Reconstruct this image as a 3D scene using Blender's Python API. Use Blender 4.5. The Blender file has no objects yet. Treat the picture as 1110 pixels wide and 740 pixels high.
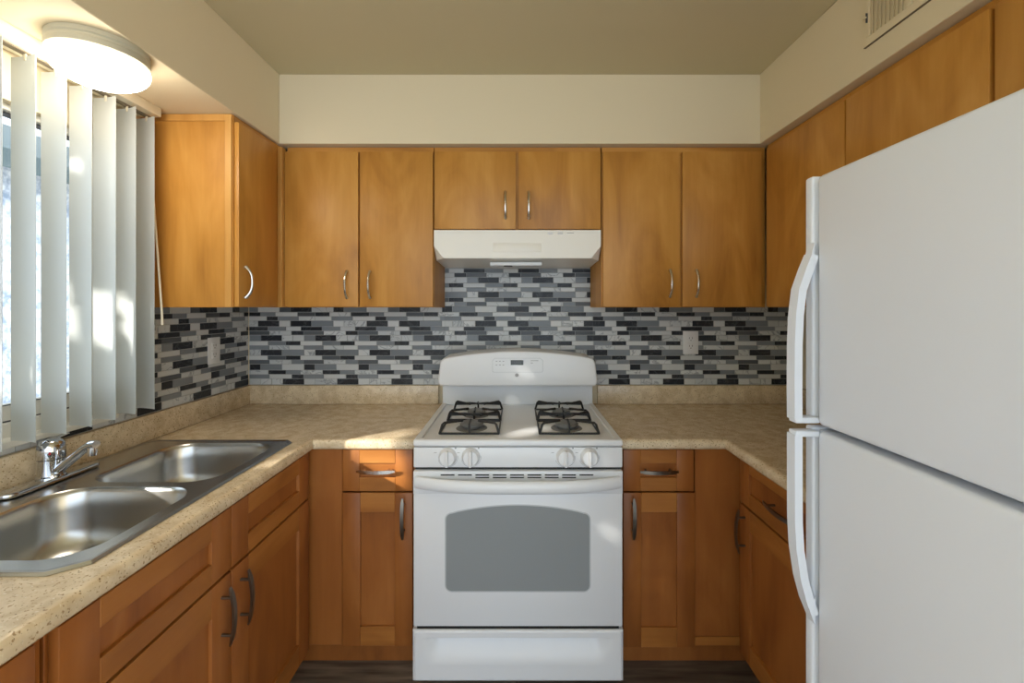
import bpy, bmesh, math, random
from mathutils import Vector, Matrix
random.seed(7)
C = bpy.context.scene.collection
PI = math.pi
CAMZ = 1.415

# ------------------------------------------------------------------ camera
cam = bpy.data.cameras.new('camera'); camo = bpy.data.objects.new('camera', cam); C.objects.link(camo)
camo.location = (0, 0, CAMZ); camo.rotation_euler = (PI/2, 0, 0)
cam.sensor_width = 36; cam.lens = 36*480/1110
cam.shift_x = -5/1110; cam.shift_y = -37/1110
cam.clip_start = .02
bpy.context.scene.camera = camo

# ------------------------------------------------------------------ light
vs = bpy.context.scene.view_settings
vs.view_transform = 'Standard'; vs.look = 'None'; vs.gamma = 1; vs.use_curve_mapping = False
vs.exposure = 0.5
SUN = Vector((1, .88, -.54)).normalized()
WORLD_COL = (.76, .88, 1.0, 1); WORLD_STR = 2.2
SUN_STR = 8.0
LAMP_STR = 17.5
w = bpy.data.worlds.new('world'); bpy.context.scene.world = w; w.use_nodes = True
bg = w.node_tree.nodes['Background']; bg.inputs[0].default_value = WORLD_COL; bg.inputs[1].default_value = WORLD_STR
sl = bpy.data.lights.new('sun', 'SUN'); so = bpy.data.objects.new('sun', sl); C.objects.link(so)
sl.energy = SUN_STR; sl.angle = math.radians(.6); sl.color = (1, .95, .86)
so.location = (-6, -4, 5); so.rotation_euler = SUN.to_track_quat('-Z', 'Y').to_euler()

# ------------------------------------------------------------------ materials
M = {}
def newmat(name):
    m = bpy.data.materials.new(name); m.use_nodes = True; M[name] = m
    return m, m.node_tree.nodes, m.node_tree.links, m.node_tree.nodes['Principled BSDF']
def srgb(r, g, b):
    f = lambda c: (c/255/12.92) if c/255 <= .04045 else ((c/255+.055)/1.055)**2.4
    return (f(r), f(g), f(b), 1)
def plain(name, col, rough=.5, metal=0, coat=0, bump=0, bscale=200, spec=.5):
    m, n, l, p = newmat(name)
    p.inputs['Base Color'].default_value = col; p.inputs['Roughness'].default_value = rough
    p.inputs['Metallic'].default_value = metal; p.inputs['Coat Weight'].default_value = coat
    p.inputs['Specular IOR Level'].default_value = spec
    t = n.new('ShaderNodeTexCoord'); ns = n.new('ShaderNodeTexNoise'); ns.inputs['Scale'].default_value = bscale
    l.new(t.outputs['Object'], ns.inputs['Vector'])
    if bump:
        b = n.new('ShaderNodeBump'); b.inputs['Strength'].default_value = bump; b.inputs['Distance'].default_value = .002
        l.new(ns.outputs['Fac'], b.inputs['Height']); l.new(b.outputs['Normal'], p.inputs['Normal'])
    else:
        mr = n.new('ShaderNodeMapRange'); mr.inputs['To Min'].default_value = max(.02, rough-.03); mr.inputs['To Max'].default_value = rough+.03
        l.new(ns.outputs['Fac'], mr.inputs['Value']); l.new(mr.outputs['Result'], p.inputs['Roughness'])
    return m
def wood(name, cols, axis='z', rough=.42, dim=1.0):
    m, n, l, p = newmat(name)
    t = n.new('ShaderNodeTexCoord'); oi = n.new('ShaderNodeObjectInfo')
    mu = n.new('ShaderNodeMath'); mu.operation = 'MULTIPLY'; mu.inputs[1].default_value = 37.0
    l.new(oi.outputs['Random'], mu.inputs[0])
    ad = n.new('ShaderNodeVectorMath'); ad.operation = 'ADD'
    l.new(t.outputs['Object'], ad.inputs[0]); l.new(mu.outputs[0], ad.inputs[1])
    def nz(sc, stretch, det, dist):
        mp = n.new('ShaderNodeMapping')
        s = [sc, sc, sc]; s['xyz'.index(axis)] = sc*stretch
        mp.inputs['Scale'].default_value = s
        l.new(ad.outputs[0], mp.inputs['Vector'])
        q = n.new('ShaderNodeTexNoise'); q.inputs['Scale'].default_value = 1; q.inputs['Detail'].default_value = det
        q.inputs['Distortion'].default_value = dist
        l.new(mp.outputs[0], q.inputs['Vector']); return q
    a = nz(6, .30, 4, 1.2); b = nz(26, .07, 5, .3); c = nz(140, .05, 3, .1)
    m1 = n.new('ShaderNodeMix'); m1.inputs[0].default_value = .22; l.new(a.outputs['Fac'], m1.inputs[2]); l.new(b.outputs['Fac'], m1.inputs[3])
    m2 = n.new('ShaderNodeMix'); m2.inputs[0].default_value = .08; l.new(m1.outputs[0], m2.inputs[2]); l.new(c.outputs['Fac'], m2.inputs[3])
    r = n.new('ShaderNodeValToRGB'); e = r.color_ramp.elements
    e[0].position = .27; e[0].color = cols[0]; e[1].position = .74; e[1].color = cols[2]
    k = e.new(.5); k.color = cols[1]
    l.new(m2.outputs[0], r.inputs['Fac']); l.new(r.outputs['Color'], p.inputs['Base Color'])
    p.inputs['Roughness'].default_value = rough; p.inputs['Specular IOR Level'].default_value = .4
    bp = n.new('ShaderNodeBump'); bp.inputs['Strength'].default_value = .06; bp.inputs['Distance'].default_value = .001
    l.new(c.outputs['Fac'], bp.inputs['Height']); l.new(bp.outputs['Normal'], p.inputs['Normal'])
    return m

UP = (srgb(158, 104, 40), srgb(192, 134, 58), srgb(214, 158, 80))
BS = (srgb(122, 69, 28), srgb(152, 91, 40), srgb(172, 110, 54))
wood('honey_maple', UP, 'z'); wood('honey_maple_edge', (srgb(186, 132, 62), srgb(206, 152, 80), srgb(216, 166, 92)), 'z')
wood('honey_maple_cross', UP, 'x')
wood('amber_maple', BS, 'z'); wood('amber_maple_cross', (srgb(134, 80, 32), srgb(164, 104, 46), srgb(184, 124, 62)), 'x')  # cross rails are paler: their brighter reflection is put into the colour
plain('cabinet_gap', srgb(60, 32, 14), .7)
plain('wall_paint', srgb(229, 215, 184), .75, bump=.08, bscale=300)
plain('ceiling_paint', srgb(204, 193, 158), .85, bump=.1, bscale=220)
plain('white_enamel', srgb(228, 229, 230), .30)
plain('white_fridge', srgb(228, 232, 238), .36, bump=.03, bscale=900)
plain('white_plastic', srgb(228, 228, 228), .38)
plain('cream_plastic', srgb(232, 226, 204), .45)
plain('lamp_ring', srgb(196, 190, 168), .4)
plain('hood_white', srgb(240, 236, 226), .3)
plain('seam_grey', srgb(60, 60, 60), .6)
plain('black_iron', srgb(26, 26, 27), .5)
plain('slot_black', srgb(12, 12, 12), .6)
plain('burner_grey', srgb(128, 128, 126), .5, metal=.4)
plain('brushed_nickel', srgb(214, 210, 202), .25, metal=1)
plain('dark_nickel', srgb(128, 122, 112), .34, metal=1)
plain('chrome', srgb(205, 208, 214), .08, metal=1)
plain('mark_grey', srgb(150, 150, 150), .6)
plain('mark_red', srgb(190, 20, 30), .4)
plain('display_dark', srgb(42, 40, 30), .2)
plain('display_digit', srgb(96, 104, 92), .4)
plain('window_white', srgb(225, 224, 216), .45)
plain('weatherstrip', srgb(70, 72, 76), .6)
plain('outlet_slot', srgb(70, 66, 60), .6)
plain('soffit_trim', srgb(120, 110, 92), .7)
plain('stucco', srgb(235, 236, 238), .9)
plain('roof_dark', srgb(74, 92, 96), .9, bump=.5, bscale=30)
plain('bark', srgb(92, 74, 58), .9, bump=.6, bscale=40)
plain('soil', srgb(150, 146, 130), .95, bump=.5, bscale=20)

# pale mottled stucco
n = M['stucco'].node_tree.nodes; l = M['stucco'].node_tree.links
q = n.new('ShaderNodeTexNoise'); q.inputs['Scale'].default_value = 9; q.inputs['Detail'].default_value = 9; q.inputs['Roughness'].default_value = .7
t = n.new('ShaderNodeTexCoord'); l.new(t.outputs['Object'], q.inputs['Vector'])
r = n.new('ShaderNodeValToRGB'); r.color_ramp.elements[0].position = .38; r.color_ramp.elements[0].color = srgb(150, 164, 186)
r.color_ramp.elements[1].position = .58; r.color_ramp.elements[1].color = srgb(246, 248, 252)
l.new(q.outputs['Fac'], r.inputs['Fac']); l.new(r.outputs[0], n['Principled BSDF'].inputs['Base Color'])
# stainless
m, n, l, p = newmat('stainless')
p.inputs['Base Color'].default_value = srgb(190, 190, 188); p.inputs['Metallic'].default_value = 1; p.inputs['Roughness'].default_value = .27
t = n.new('ShaderNodeTexCoord'); mp = n.new('ShaderNodeMapping'); mp.inputs['Scale'].default_value = (30, 400, 400)
q = n.new('ShaderNodeTexNoise'); q.inputs['Scale'].default_value = 1
b = n.new('ShaderNodeBump'); b.inputs['Strength'].default_value = .04; b.inputs['Distance'].default_value = .001
l.new(t.outputs['Object'], mp.inputs[0]); l.new(mp.outputs[0], q.inputs['Vector']); l.new(q.outputs['Fac'], b.inputs['Height']); l.new(b.outputs['Normal'], p.inputs['Normal'])

# oven glass: grey, glossy, a faint dot screen
plain('oven_glass', srgb(142, 146, 147), .12)
plain('oven_glass_rim', srgb(196, 199, 200), .2)

# clear pane
m, n, l, p = newmat('window_glass')
n.remove(p); tr = n.new('ShaderNodeBsdfTransparent'); gl = n.new('ShaderNodeBsdfGlossy'); gl.inputs['Roughness'].default_value = .02
mx = n.new('ShaderNodeMixShader'); fr = n.new('ShaderNodeFresnel'); fr.inputs[0].default_value = 1.35
l.new(fr.outputs[0], mx.inputs[0]); l.new(tr.outputs[0], mx.inputs[1]); l.new(gl.outputs[0], mx.inputs[2]); l.new(mx.outputs[0], n['Material Output'].inputs[0])

# blind vanes: vinyl, slightly translucent
m, n, l, p = newmat('vane_vinyl')
p.inputs['Base Color'].default_value = srgb(214, 219, 218); p.inputs['Roughness'].default_value = .4
tl = n.new('ShaderNodeBsdfTranslucent'); tl.inputs[0].default_value = srgb(226, 228, 222)
mx = n.new('ShaderNodeMixShader'); mx.inputs[0].default_value = .22
l.new(p.outputs[0], mx.inputs[1]); l.new(tl.outputs[0], mx.inputs[2]); l.new(mx.outputs[0], n['Material Output'].inputs[0])

# leaves
m, n, l, p = newmat('leaf_green')
p.inputs['Base Color'].default_value = srgb(110, 130, 84); p.inputs['Roughness'].default_value = .6
m, n, l, p = newmat('leaf_pale')
p.inputs['Base Color'].default_value = srgb(200, 210, 196); p.inputs['Roughness'].default_value = .5

# lamp diffuser
m, n, l, p = newmat('lamp_diffuser')
p.inputs['Base Color'].default_value = (.9, .9, .88, 1)
p.inputs['Emission Color'].default_value = (1, .90, .76, 1); p.inputs['Emission Strength'].default_value = LAMP_STR

# laminate counter: sand colour with brown and dark specks
m, n, l, p = newmat('granite_laminate')
t = n.new('ShaderNodeTexCoord')
def noise(sc, det=4, dist=0, stretch=None):
    q = n.new('ShaderNodeTexNoise'); q.inputs['Scale'].default_value = sc; q.inputs['Detail'].default_value = det; q.inputs['Distortion'].default_value = dist
    l.new(t.outputs['Object'], q.inputs['Vector']); return q
def ramp(src, p0, c0, p1, c1):
    r = n.new('ShaderNodeValToRGB'); r.color_ramp.elements[0].position = p0; r.color_ramp.elements[0].color = c0
    r.color_ramp.elements[1].position = p1; r.color_ramp.elements[1].color = c1; l.new(src, r.inputs['Fac']); return r
base = ramp(noise(22, 6, .6).outputs['Fac'], .35, srgb(206, 184, 150), .66, srgb(230, 212, 180))
mid = ramp(noise(170, 3, .3).outputs['Fac'], .60, (0, 0, 0, 1), .66, (1, 1, 1, 1))
mxa = n.new('ShaderNodeMix'); mxa.data_type = 'RGBA'; l.new(mid.outputs[0], mxa.inputs[0]); l.new(base.outputs[0], mxa.inputs[6]); mxa.inputs[7].default_value = srgb(168, 140, 106)
lt = ramp(noise(150, 3, .2).outputs['Fac'], .64, (0, 0, 0, 1), .70, (1, 1, 1, 1))
mxc = n.new('ShaderNodeMix'); mxc.data_type = 'RGBA'; l.new(lt.outputs[0], mxc.inputs[0]); l.new(mxa.outputs[2], mxc.inputs[6]); mxc.inputs[7].default_value = srgb(232, 220, 194)
vo = n.new('ShaderNodeTexVoronoi'); vo.inputs['Scale'].default_value = 115; vo.inputs['Randomness'].default_value = 1
l.new(t.outputs['Object'], vo.inputs['Vector'])
sp = ramp(vo.outputs['Distance'], .10, (1, 1, 1, 1), .17, (0, 0, 0, 1))
gate = ramp(noise(28, 2).outputs['Fac'], .44, (0, 0, 0, 1), .52, (1, 1, 1, 1))
mm = n.new('ShaderNodeMath'); mm.operation = 'MULTIPLY'; l.new(sp.outputs[0], mm.inputs[0]); l.new(gate.outputs[0], mm.inputs[1])
mxb = n.new('ShaderNodeMix'); mxb.data_type = 'RGBA'; l.new(mm.outputs[0], mxb.inputs[0]); l.new(mxc.outputs[2], mxb.inputs[6]); mxb.inputs[7].default_value = srgb(92, 70, 54)
l.new(mxb.outputs[2], p.inputs['Base Color']); p.inputs['Roughness'].default_value = .27

# mosaic tiles
def tile_mat(name, c0, c1, vein=None, rough=.28):
    m, n, l, p = newmat(name)
    t = n.new('ShaderNodeTexCoord'); g = n.new('ShaderNodeNewGeometry')
    mix = n.new('ShaderNodeMix'); mix.data_type = 'RGBA'; mix.inputs[6].default_value = c0; mix.inputs[7].default_value = c1
    l.new(g.outputs['Random Per Island'], mix.inputs[0]); out = mix.outputs[2]
    if vein:
        mu = n.new('ShaderNodeMath'); mu.operation = 'MULTIPLY'; mu.inputs[1].default_value = 9
        l.new(g.outputs['Random Per Island'], mu.inputs[0])
        ad = n.new('ShaderNodeVectorMath'); ad.operation = 'ADD'; l.new(t.outputs['Object'], ad.inputs[0]); l.new(mu.outputs[0], ad.inputs[1])
        q = n.new('ShaderNodeTexNoise'); q.inputs['Scale'].default_value = 13; q.inputs['Detail'].default_value = 3; q.inputs['Distortion'].default_value = .9
        l.new(ad.outputs[0], q.inputs['Vector'])
        sb = n.new('ShaderNodeMath'); sb.operation = 'SUBTRACT'; sb.inputs[1].default_value = .5; l.new(q.outputs['Fac'], sb.inputs[0])
        ab = n.new('ShaderNodeMath'); ab.operation = 'ABSOLUTE'; l.new(sb.outputs[0], ab.inputs[0])
        r = n.new('ShaderNodeValToRGB'); r.color_ramp.elements[0].color = (1, 1, 1, 1); r.color_ramp.elements[1].position = .03; r.color_ramp.elements[1].color = (0, 0, 0, 1)
        l.new(ab.outputs[0], r.inputs['Fac'])
        m3 = n.new('ShaderNodeMix'); m3.data_type = 'RGBA'; l.new(r.outputs[0], m3.inputs[0]); l.new(out, m3.inputs[6]); m3.inputs[7].default_value = vein; out = m3.outputs[2]
    l.new(out, p.inputs['Base Color']); p.inputs['Roughness'].default_value = rough; p.inputs['Specular IOR Level'].default_value = .18
tile_mat('tile_dark', srgb(42, 44, 48), srgb(56, 58, 62), srgb(74, 76, 80))
tile_mat('tile_slate', srgb(84, 88, 92), srgb(100, 104, 108))
tile_mat('tile_grey', srgb(122, 127, 132), srgb(136, 141, 146))
tile_mat('tile_white', srgb(196, 198, 198), srgb(214, 215, 214))
tile_mat('tile_marble', srgb(192, 195, 196), srgb(210, 212, 212), srgb(150, 154, 158))
plain('grout', srgb(172, 172, 170), .8)

# floor planks
m, n, l, p = newmat('floor_plank')
t = n.new('ShaderNodeTexCoord'); br = n.new('ShaderNodeTexBrick')
br.inputs['Scale'].default_value = 1; br.inputs['Brick Width'].default_value = 1.2; br.inputs['Row Height'].default_value = .15; br.inputs['Mortar Size'].default_value = .0015
br.inputs['Color1'].default_value = srgb(116, 104, 92); br.inputs['Color2'].default_value = srgb(148, 134, 118); br.inputs['Mortar'].default_value = srgb(30, 26, 22)
l.new(t.outputs['Object'], br.inputs['Vector'])
mp = n.new('ShaderNodeMapping'); mp.inputs['Scale'].default_value = (4, 40, 4); l.new(t.outputs['Object'], mp.inputs[0])
q = n.new('ShaderNodeTexNoise'); q.inputs['Scale'].default_value = 1; q.inputs['Detail'].default_value = 6; l.new(mp.outputs[0], q.inputs['Vector'])
mx = n.new('ShaderNodeMix'); mx.data_type = 'RGBA'; mx.blend_type = 'MULTIPLY'; mx.inputs[0].default_value = .9
rr = n.new('ShaderNodeValToRGB'); rr.color_ramp.elements[0].position = .3; rr.color_ramp.elements[0].color = (.25, .23, .21, 1); rr.color_ramp.elements[1].position = .7; rr.color_ramp.elements[1].color = (1.1, 1.1, 1.1, 1)
l.new(q.outputs['Fac'], rr.inputs['Fac']); l.new(br.outputs['Color'], mx.inputs[6]); l.new(rr.outputs[0], mx.inputs[7]); l.new(mx.outputs[2], p.inputs['Base Color'])
p.inputs['Roughness'].default_value = .4

# ------------------------------------------------------------------ mesh helpers
class MB:
    def __init__(s): s.v = []; s.f = []; s.m = []; s.mats = []
    def mi(s, mat):
        if mat not in s.mats: s.mats.append(mat)
        return s.mats.index(mat)
    def raw(s, vs_, fs, mat):
        o = len(s.v); k = s.mi(mat)
        s.v += [Vector(v) for v in vs_]
        for f in fs: s.f.append([i+o for i in f]); s.m.append(k)
        return s
    def bm(s, bm, mat):
        bm.verts.index_update()
        s.raw([v.co.copy() for v in bm.verts], [[v.index for v in f.verts] for f in bm.faces], mat); bm.free(); return s
    def box(s, x0, x1, y0, y1, z0, z1, mat, bev=.0015, seg=1):
        b = bmesh.new(); bmesh.ops.create_cube(b, size=1)
        for v in b.verts: v.co = Vector(((x0+x1)/2+v.co.x*(x1-x0), (y0+y1)/2+v.co.y*(y1-y0), (z0+z1)/2+v.co.z*(z1-z0)))
        if bev: bmesh.ops.bevel(b, geom=b.edges[:], offset=bev, segments=seg, affect='EDGES', profile=.5)
        return s.bm(b, mat)
    def prism(s, pts, vec, mat, bev=0, seg=2, cap_only_front=False):
        """pts: list of 3-D points of a planar polygon, extruded along vec"""
        b = bmesh.new(); a = [b.verts.new(p) for p in pts]; f = b.faces.new(a)
        r = bmesh.ops.extrude_face_region(b, geom=[f]); bmesh.ops.translate(b, verts=[e for e in r['geom'] if isinstance(e, bmesh.types.BMVert)], vec=vec)
        bmesh.ops.recalc_face_normals(b, faces=b.faces[:])
        if bev:
            vec_n = Vector(vec).normalized()
            ed = [e for e in b.edges if abs((e.verts[0].co-e.verts[1].co).normalized().dot(vec_n)) < .5]
            if cap_only_front: ed = [e for e in ed if all(abs((v.co-Vector(pts[0])).dot(vec_n)) < 1e-6 for v in e.verts)]
            bmesh.ops.bevel(b, geom=ed, offset=bev, segments=seg, affect='EDGES', profile=.5)
        return s.bm(b, mat)
    def tube(s, path, rad, mat, seg=10, up=None, sx=1, sy=1, rect=False):
        """sweep along points; rad may be a list; section ellipse (or rectangle) scaled sx across, sy along up"""
        path = [Vector(p) for p in path]; N = len(path)
        if not isinstance(rad, (list, tuple)): rad = [rad]*N
        u = Vector(up) if up else None
        rings = []
        for i, p in enumerate(path):
            tg = (path[min(i+1, N-1)]-path[max(i-1, 0)]).normalized()
            if u is None:
                u = Vector((0, 0, 1)) if abs(tg.z) < .9 else Vector((0, 1, 0))
            a = tg.cross(u).normalized(); bb = a.cross(tg).normalized(); 
            if not up: u = bb
            if rect: sec = [(-1, -1), (1, -1), (1, 1), (-1, 1)]
            else: sec = [(math.cos(2*PI*k/seg), math.sin(2*PI*k/seg)) for k in range(seg)]
            rings.append([p+a*c*rad[i]*sx+bb*d*rad[i]*sy for c, d in sec])
        K = len(rings[0]); vs_ = [v for r in rings for v in r]; fs = []
        for i in range(N-1):
            for k in range(K): fs.append([i*K+k, i*K+(k+1) % K, (i+1)*K+(k+1) % K, (i+1)*K+k])
        fs.append(list(range(K))[::-1]); fs.append([(N-1)*K+k for k in range(K)])
        return s.raw(vs_, fs, mat)
    def lathe(s, prof, origin, mat, axis='z', seg=32):
        """prof: (radius, height) list"""
        o = Vector(origin); vs_ = []; fs = []
        for r, h in prof:
            for k in range(seg):
                a = 2*PI*k/seg; c, d = r*math.cos(a), r*math.sin(a)
                vs_.append(o+(Vector((c, d, h)) if axis == 'z' else Vector((c, h, d)) if axis == 'y' else Vector((h, c, d))))
        for i in range(len(prof)-1):
            for k in range(seg): fs.append([i*seg+k, i*seg+(k+1) % seg, (i+1)*seg+(k+1) % seg, (i+1)*seg+k])
        fs.append(list(range(seg))[::-1]); fs.append([(len(prof)-1)*seg+k for k in range(seg)])
        return s.raw(vs_, fs, mat)
    def build(s, name, parent=None, root=None, smooth=35):
        me = bpy.data.meshes.new(name)
        off = root.location if root is not None else Vector((0, 0, 0))
        me.from_pydata([v-off for v in s.v], [], s.f)
        for k in s.mats: me.materials.append(M[k])
        me.polygons.foreach_set('material_index', s.m)
        b = bmesh.new(); b.from_mesh(me); bmesh.ops.recalc_face_normals(b, faces=b.faces[:]); b.to_mesh(me); b.free()
        me.polygons.foreach_set('use_smooth', [True]*len(me.polygons)); me.set_sharp_from_angle(angle=math.radians(smooth))
        me.update()
        o = bpy.data.objects.new(name, me); C.objects.link(o)
        if parent: o.parent = parent
        return o
def thing(name, label, cat, loc=(0, 0, 0), rz=0, group=None):
    o = bpy.data.objects.new(name, None); C.objects.link(o); o.empty_display_size = .1
    o.location = loc; o.rotation_euler = (0, 0, rz); o['label'] = label; o['category'] = cat
    if group: o['group'] = group
    return o
def tag(o, label, cat, group=None, kind=None):
    o['label'] = label; o['category'] = cat
    if group: o['group'] = group
    if kind: o['kind'] = kind
    return o
def struct(o, label, cat):
    o['kind'] = 'structure'; o['label'] = label; o['category'] = cat; return o

# ------------------------------------------------------------------ the room
XL, XR, YB, ZC, ZS = -1.40, 1.43, 2.31, 2.449, 2.141
YN = -1.6
o = MB().box(XL-.1, XR+.1, YN, YB+.1, -.1, 0, 'floor_plank', 0).build('floor'); struct(o, 'dark grey-brown wood plank floor', 'floor')
o = MB().box(XL-.1, XR+.1, YN, YB+.1, ZC, ZC+.1, 'ceiling_paint', 0).build('ceiling'); struct(o, 'flat beige painted ceiling', 'ceiling')
o = MB().box(XL-.1, XR+.1, YB, YB+.1, 0, ZC, 'wall_paint', 0).build('wall_back'); struct(o, 'cream back wall behind the tiled splash', 'wall')
o = MB().box(XR, XR+.1, YN, YB, 0, ZC, 'wall_paint', 0).build('wall_right'); struct(o, 'cream right wall behind the refrigerator', 'wall')
WY0, WY1, WZ0, WZ1 = -.15, 1.53, 1.045, 1.985
mb = MB()
mb.box(XL-.1, XL, YN, WY0, 0, ZC, 'wall_paint', 0).box(XL-.1, XL, WY1, YB, 0, ZC, 'wall_paint', 0)
mb.box(XL-.1, XL, WY0, WY1, 0, WZ0, 'wall_paint', 0).box(XL-.1, XL, WY0, WY1, WZ1, ZC, 'wall_paint', 0)
struct(mb.build('wall_left'), 'cream left wall with the sink window', 'wall')
SB, SLX, SRX = 1.965, -1.053, 1.080
o = MB().box(XL, XR, SB, YB, ZS, ZC, 'wall_paint', .002).build('trim_1'); struct(o, 'cream soffit over the back wall cabinets', 'soffit')
o = MB().box(XL, SLX, YN, SB, ZS, ZC, 'wall_paint', .002).build('trim_2'); struct(o, 'cream soffit over the sink and window', 'soffit')
o = MB().box(SRX, XR, YN, SB, ZS, ZC, 'wall_paint', .002).build('trim_3'); struct(o, 'cream soffit over the refrigerator side', 'soffit')

# window
win = bpy.data.objects.new('window_1', None); C.objects.link(win); win.location = (XL, .69, WZ0)
struct(win, 'white framed sink window behind the vertical blind', 'window')
fx0, fx1 = -1.485, -1.425
mb = MB()
mb.box(fx0, fx1, WY0, WY1, WZ0, WZ0+.045, 'window_white').box(fx0, fx1, WY0, WY1, WZ1-.018, WZ1, 'window_white')
mb.box(fx0, fx1, WY0, WY0+.03, WZ0+.045, WZ1-.018, 'window_white').box(fx0, fx1, WY1-.03, WY1, WZ0+.045, WZ1-.018, 'window_white')
mb.build('window_frame', win, win)
mb = MB()
for a, b_ in ((WY0+.03, .70), (.70, WY1-.03)):
    mb.box(-1.47, -1.44, a, b_, WZ0+.048, WZ0+.095, 'window_white').box(-1.47, -1.44, a, b_, WZ1-.024, WZ1-.02, 'weatherstrip', 0)
    mb.box(-1.47, -1.44, a, a+.03, WZ0+.095, WZ1-.024, 'window_white').box(-1.47, -1.44, b_-.03, b_, WZ0+.095, WZ1-.024, 'window_white')
    mb.box(-1.4385, -1.437, a, b_, WZ0+.046, WZ0+.050, 'weatherstrip', 0)
    mb.box(-1.4395, -1.438, a+.03, b_-.03, WZ0+.0925, WZ0+.0955, 'weatherstrip', 0)
mb.build('window_sash', win, win)
MB().box(-1.458, -1.454, WY0+.06, WY1-.06, WZ0+.095, WZ1-.024, 'window_glass', 0).build('window_pane', win, win)
MB().box(-1.427, -1.372, WY0, WY1, WZ0-.012, WZ0+.006, 'window_white', .003).build('window_sill', win, win)

# ------------------------------------------------------------------ tiled backsplash
P = .2827; U = P/435.0; TH, TT = .0221, .0312
W_, MR, G, S, D = 'tile_white', 'tile_marble', 'tile_grey', 'tile_slate', 'tile_dark'
def one(*seq): return seq
ROWS = {  # from the bottom row upward; (height, start, sequence of (length, kind)) in source units
 16: (TT, 5, [(88, W_), (88, MR), (88, MR), (171, D)]),
 15: (TH, 0, [(163, G), (177, W_), (95, D)]),
 14: (TH, 153, [(140, D), (117, G), (178, MR)]),
 13: (TT, 5, [(85, D), (173, G), (177, W_)]),
 12: (TH, 0, [(162, S), (176, MR), (97, G)]),
 11: (TH, 148, [(145, S), (117, D), (173, W_)]),
 10: (TT, 5, [(88, MR), (168, D), (179, G)]),
 9: (TH, 0, [(160, G), (160, MR), (115, W_)]),
 8: (TH, 150, [(143, G), (117, D), (175, W_)]),
 7: (TT, 5, [(88, G), (168, D), (90, MR), (89, MR)]),
 6: (TH, 0, [(162, S), (176, MR), (97, D)]),
 5: (TH, 413, [(170, D), (147, G), (118, W_)]),
 4: (TT, 70, [(170, D), (90, W_), (168, D), (176, G), (86, W_), (90, MR), (90, MR)]),
 3: (TH, 140, [(88, D), (168, G), (130, MR), (133, W_), (170, G), (181, W_)]),
 2: (TH, 90, [(120, G), (176, W_), (142, S), (115, D), (170, MR), (147, D)]),
 1: (TT, 70, [(172, W_), (88, S), (170, D), (174, MR), (83, D), (183, G)]),
}
ORDER = [16, 15, 14, 13, 12, 11, 10, 9, 8, 7, 6, 5, 4, 3, 2, 1, 12, 11, 10, 9, 8, 7, 6, 5]
def tiles(name, to3d, nrm, regions, z_bottom):
    """regions: list of (u0,u1,z0,z1); to3d(u,z,d) gives a point, d = height off the wall"""
    mb = MB(); g = .0009; thick = .006
    for (u0, u1, z0, z1) in regions:
        a = [to3d(u0, z0, .0035), to3d(u1, z0, .0035), to3d(u1, z1, .0035), to3d(u0, z1, .0035)]
        b_ = [to3d(u0, z0, .0002), to3d(u1, z0, .0002), to3d(u1, z1, .0002), to3d(u0, z1, .0002)]
        mb.raw(a+b_, [[0, 1, 2, 3], [0, 4, 5, 1], [1, 5, 6, 2], [2, 6, 7, 3], [3, 7, 4, 0]], 'grout')
        z = z_bottom
        for rid in ORDER:
            h, st, seq = ROWS[rid]; per = sum(q[0] for q in seq)
            if z >= z1: break
            zz0, zz1 = max(z+g, z0), min(z+h-g, z1)
            if zz1-zz0 > .003:
                u = st*U - math.ceil((st*U-u0)/(per*U)+1)*per*U
                while u < u1:
                    for ln, kind in seq:
                        a0, a1 = max(u+g, u0), min(u+ln*U-g, u1)
                        u += ln*U
                        if a1-a0 < .003: continue
                        e = .0007
                        bt = [to3d(a0, zz0, .003), to3d(a1, zz0, .003), to3d(a1, zz1, .003), to3d(a0, zz1, .003)]
                        tp = [to3d(a0+e, zz0+e, thick), to3d(a1-e, zz0+e, thick), to3d(a1-e, zz1-e, thick), to3d(a0+e, zz1-e, thick)]
                        mb.raw(bt+tp, [[4, 5, 6, 7], [0, 1, 5, 4], [1, 2, 6, 5], [2, 3, 7, 6], [3, 0, 4, 7]], kind)
            z += h
    return mb.build(name)
o = tiles('tile_backsplash', lambda u, z, d: (XL+.008+u, YB-d, z), None, [(0, 1.018, 1.012, 1.416), (1.018, 1.790, 1.012, 1.70), (1.790, XR-XL-.008, 1.012, 1.416)], 1.013)
tag(o, 'grey and white mosaic tile splash on the back wall behind the range', 'backsplash')
o = tiles('tile_backsplash', lambda u, z, d: (XL+d, YB-.008+u-.0, z), None, [(-.772, 0, 1.012, 1.416), (-2.2, -.772, 1.012, WZ0-.014)], 1.013)
tag(o, 'grey and white mosaic tile splash on the left wall beside the window', 'backsplash')

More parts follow.
